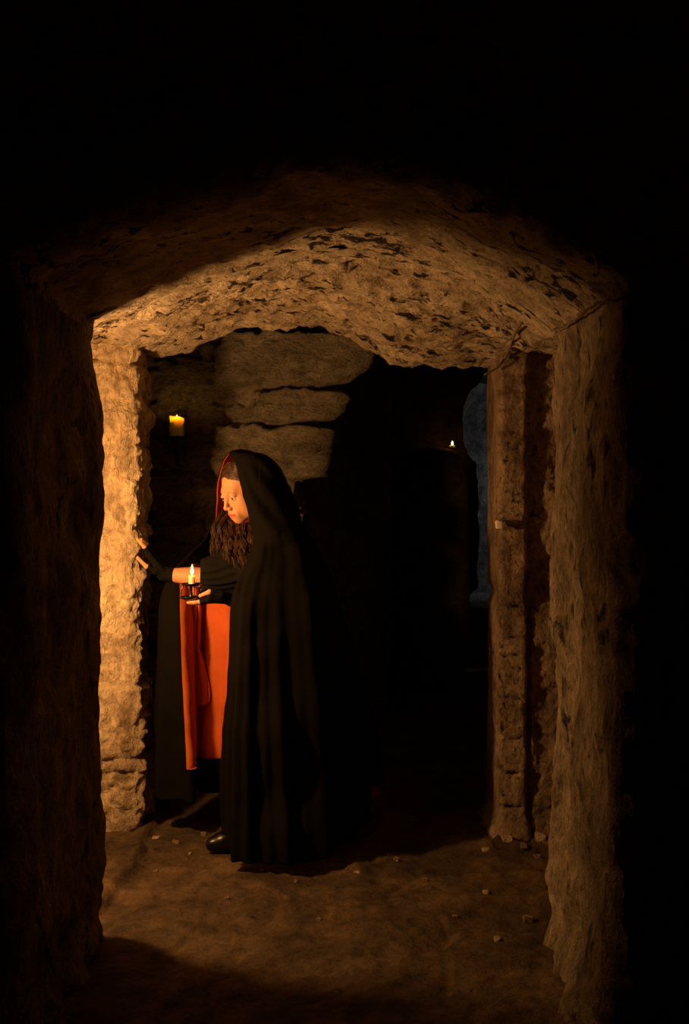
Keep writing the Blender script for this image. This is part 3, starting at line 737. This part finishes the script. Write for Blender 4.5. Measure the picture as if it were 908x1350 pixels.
# hanging gathered flap of lining
def flap(cpts,Y0,nu=40,nv=28,dep=.03):
    """cpts: (py, left px, right px)"""
    c=np.array(cpts,float); cr=catmull(c,nu); u=np.linspace(0,1,nv)
    G=np.zeros((nu,nv,3))
    for i,(py,l,r) in enumerate(cr):
        w=(r-l)
        for j,uu in enumerate(u):
            px=l+w*uu; y=Y0-dep*math.sin(math.pi*uu)-.008*math.sin(uu*17+i*.06)
            G[i,j]=P(px,py,y)
    return G
fl1=grid_obj('lining_fold',flap([(768,257,259),(785,255,262),(805,253,265),(825,252,264),(846,251,264),(856,253,263),(864,250,267),(885,246,272),(905,245,276),(920,246,277),(926,250,275),(929,256,272)],4.255,dep=.018),M['lining'],False,person)
m_=fl1.modifiers.new('thickness','SOLIDIFY'); m_.thickness=.003
fl2=grid_obj('lining_fold',flap([(758,240,260),(800,239,261),(830,240,260),(850,240,258),(862,243,254)],4.245,dep=.012),M['lining'],False,person)
m_=fl2.modifiers.new('thickness','SOLIDIFY'); m_.thickness=.003
# sleeve over right upper arm with radiating pleats
shp=P(318,728,4.20)
cen=catmull(np.array([P(264,757,4.150),P(275,757,4.155),P(290,755,4.17),P(308,750,4.18),P(335,740,4.20)]),40)
rad=np.interp(np.linspace(0,1,40),[0,.1,.4,1],[.056,.062,.076,.095]); V=[]
T=np.gradient(cen,axis=0); T/=np.linalg.norm(T,axis=1)[:,None]
for k in range(40):
    a=np.cross(T[k],[0,1,0]); a/=np.linalg.norm(a); b=np.cross(T[k],a)
    for s_ in range(72):
        th=2*math.pi*s_/72; r=rad[k]*(1+.075*math.sin(th*15+k*.05)+.04*math.sin(th*7))
        V.append(cen[k]+r*(a*math.cos(th)*1.0+b*math.sin(th)*.8))
sl=mesh_obj('sleeve',V,grid_faces(40,72,True,0,True),M['dress'],person); m_=sl.modifiers.new('thickness','SOLIDIFY'); m_.thickness=.003; m_.offset=1
# dress under the cloak
dr=[(1.20,P(352,720,4.12),.16,.13),(1.05,P(362,770,4.13),.15,.13),(.85,P(378,840,4.14),.16,.15),(.6,P(388,900,4.14),.19,.18),(.35,P(388,980,4.14),.22,.20),(.07,P(388,1050,4.14),.23,.20)]
Cd=np.array([[z,c[0],c[1],a,b] for z,c,a,b in dr]); Cd=catmull(Cd,50); V=[]
for z,x,y,a,b in Cd:
    for s_ in range(96):
        th=2*math.pi*s_/96; k=1+.05*math.sin(th*13)*sstep(1.,.4,z); V.append((x+a*k*math.cos(th),y+b*k*math.sin(th),z))
mesh_obj('dress',V,grid_faces(50,96,False,0,True),M['dress'],person)
# boots
def boot(toe,heel):
    toe=np.array(toe);heel=np.array(heel); L=toe-heel
    fz=0
    def f(p):
        d=cap(p,heel+[0,0,.045],heel+[0,0,.40],.046,.062)
        d=smin(d,cap(p,heel+[0,0,.035],heel+L*.55+[0,0,.040],.034,.036),.03)
        d=smin(d,cap(p,heel+L*.55+[0,0,.034],heel+L*.88+[0,0,.030],.038,.030),.02)
        return smax(d,-(p[...,2]-.004),.004)
    lo=np.minimum(toe,heel)-.08; hi=np.maximum(toe,heel)+.08; lo[2]=-.01; hi[2]=.48
    return surfnets(f,lo,hi,.006)
b1=boot(P(276,1105,3.97)*[1,1,0]+[0,0,.0],P(316,1105,4.0)*[1,1,0])
mesh_obj('boot',b1[0]+np.array([0,0,.004]),b1[1],M['boot'],person)
b2=boot(P(440,1100,4.24)*[1,1,0],P(474,1100,4.32)*[1,1,0])
mesh_obj('boot',b2[0]+np.array([0,0,.004]),b2[1],M['boot'],person)
# ---------------------------------------------------------------- cables, chip, stones
pts=[P(880,338,2.36),P(866,358,2.37),P(848,374,2.375),P(830,388,2.40)]
for px,py in ((812,396),(790,400),(775,408),(760,421),(745,431),(732,437)):
    Yd=.640*F/(px-CX); pts.append(P(px,py,Yd))
pa=catmull(np.array(pts),90); pa+=np.stack([fbm(pa,30,2,k*5.)*.003 for k in range(3)],1)
V,Fc=tube_geo(pa,.0038,8); o=mesh_obj('cable',V,Fc,M['cable'],None,True,tuple(pa[-1])); tag(o,'dusty cable sagging across the head of the right near pillar','cable')
pts=[]
for px,py in ((695,418),(684,430),(677,444),(672,458),(666,470),(660,480),(650,488),(638,494)):
    lo_,hi_=3.2,4.40
    for _ in range(40):
        mY=(lo_+hi_)/2; q=P(px,py,mY)
        if q[2]>zc(q[0],mY)-.018: hi_=mY
        else: lo_=mY
    pts.append(P(px,py,min(mY,4.04)))
pa=catmull(np.array(pts),60)
V,Fc=tube_geo(pa,.0045,8); o=mesh_obj('cable',V,Fc,M['cable'],None,True,tuple(pa[-1])); tag(o,'short dusty cable hanging down to the top of the brick pier','cable')
pc=P(657.5,692,4.05)
o=rough_block('plaster_chip',tuple(pc),(.026,.022,.034),M['chip'],.006,7,10); tag(o,'small pale plaster chip stuck on the front of the brick pier','plaster chip')
rg=np.random.RandomState(4)
spots=[(668,1118,.035),(684,1112,.045),(700,1108,.05),(712,1116,.04),(722,1122,.035),(690,1126,.025),(640,1122,.022),(708,1132,.022),(155,1088,.035),(205,1108,.02),(232,1112,.022),(268,1103,.018),(250,1125,.014),(522,1134,.02),(560,1160,.016),(470,1150,.014),(390,1165,.013),(205,1146,.016),(640,1180,.018),(600,1210,.014),(696,1214,.03),(655,1240,.02),(420,1215,.013),(300,1190,.014),(345,1148,.012)]
for k,(px,py,sz) in enumerate(spots):
    Yd=CH*F/(py-CY); x=PX(px,Yd); z=floorz(x,Yd)+(.03 if px<160 else 0)+(.02 if (px>655 and py<1130) else 0)
    hh=sz*rg.uniform(.5,.75)
    o=rough_block('stone_fragment',(x,Yd,z+hh*.35),(sz*rg.uniform(.9,1.4),sz,hh),M['pier'] if k%3==0 else M['brick'],sz*.25,k,9)
    if k<8: tag(o,'loose rubble fragment lying against the foot of the brick pier','stone',group='rubble at the foot of the brick pier')
    elif k==8: tag(o,'loose stone lying on the raised slab beneath the bright pillar','stone')
    else: tag(o,'small stone fragment scattered on the open earth floor','stone',group='stone fragments scattered on the floor')
# ---------------------------------------------------------------- lights, world, camera
plight('key_lamp',(-1.11,3.285,1.30),64.,(1.,.51,.165),.05)
plight('far_cold_lamp',(2.25,9.05,1.7),4.,(.93,.96,1.),.1)
w=bpy.data.worlds.new('world'); bpy.context.scene.world=w; w.use_nodes=True
bg=w.node_tree.nodes['Background']; bg.inputs[0].default_value=(1,.42,.2,1); bg.inputs[1].default_value=.0015
cam=bpy.data.cameras.new('camera'); cam.sensor_fit='VERTICAL'; cam.sensor_height=36; cam.lens=35; cam.clip_start=.05
co=bpy.data.objects.new('camera',cam); COL.objects.link(co); co.location=(0,0,CH); co.rotation_euler=(math.pi/2,0,0)
sc=bpy.context.scene; sc.camera=co
vs=sc.view_settings; vs.view_transform='Standard'; vs.look='None'; vs.gamma=1; vs.exposure=0; vs.use_curve_mapping=False
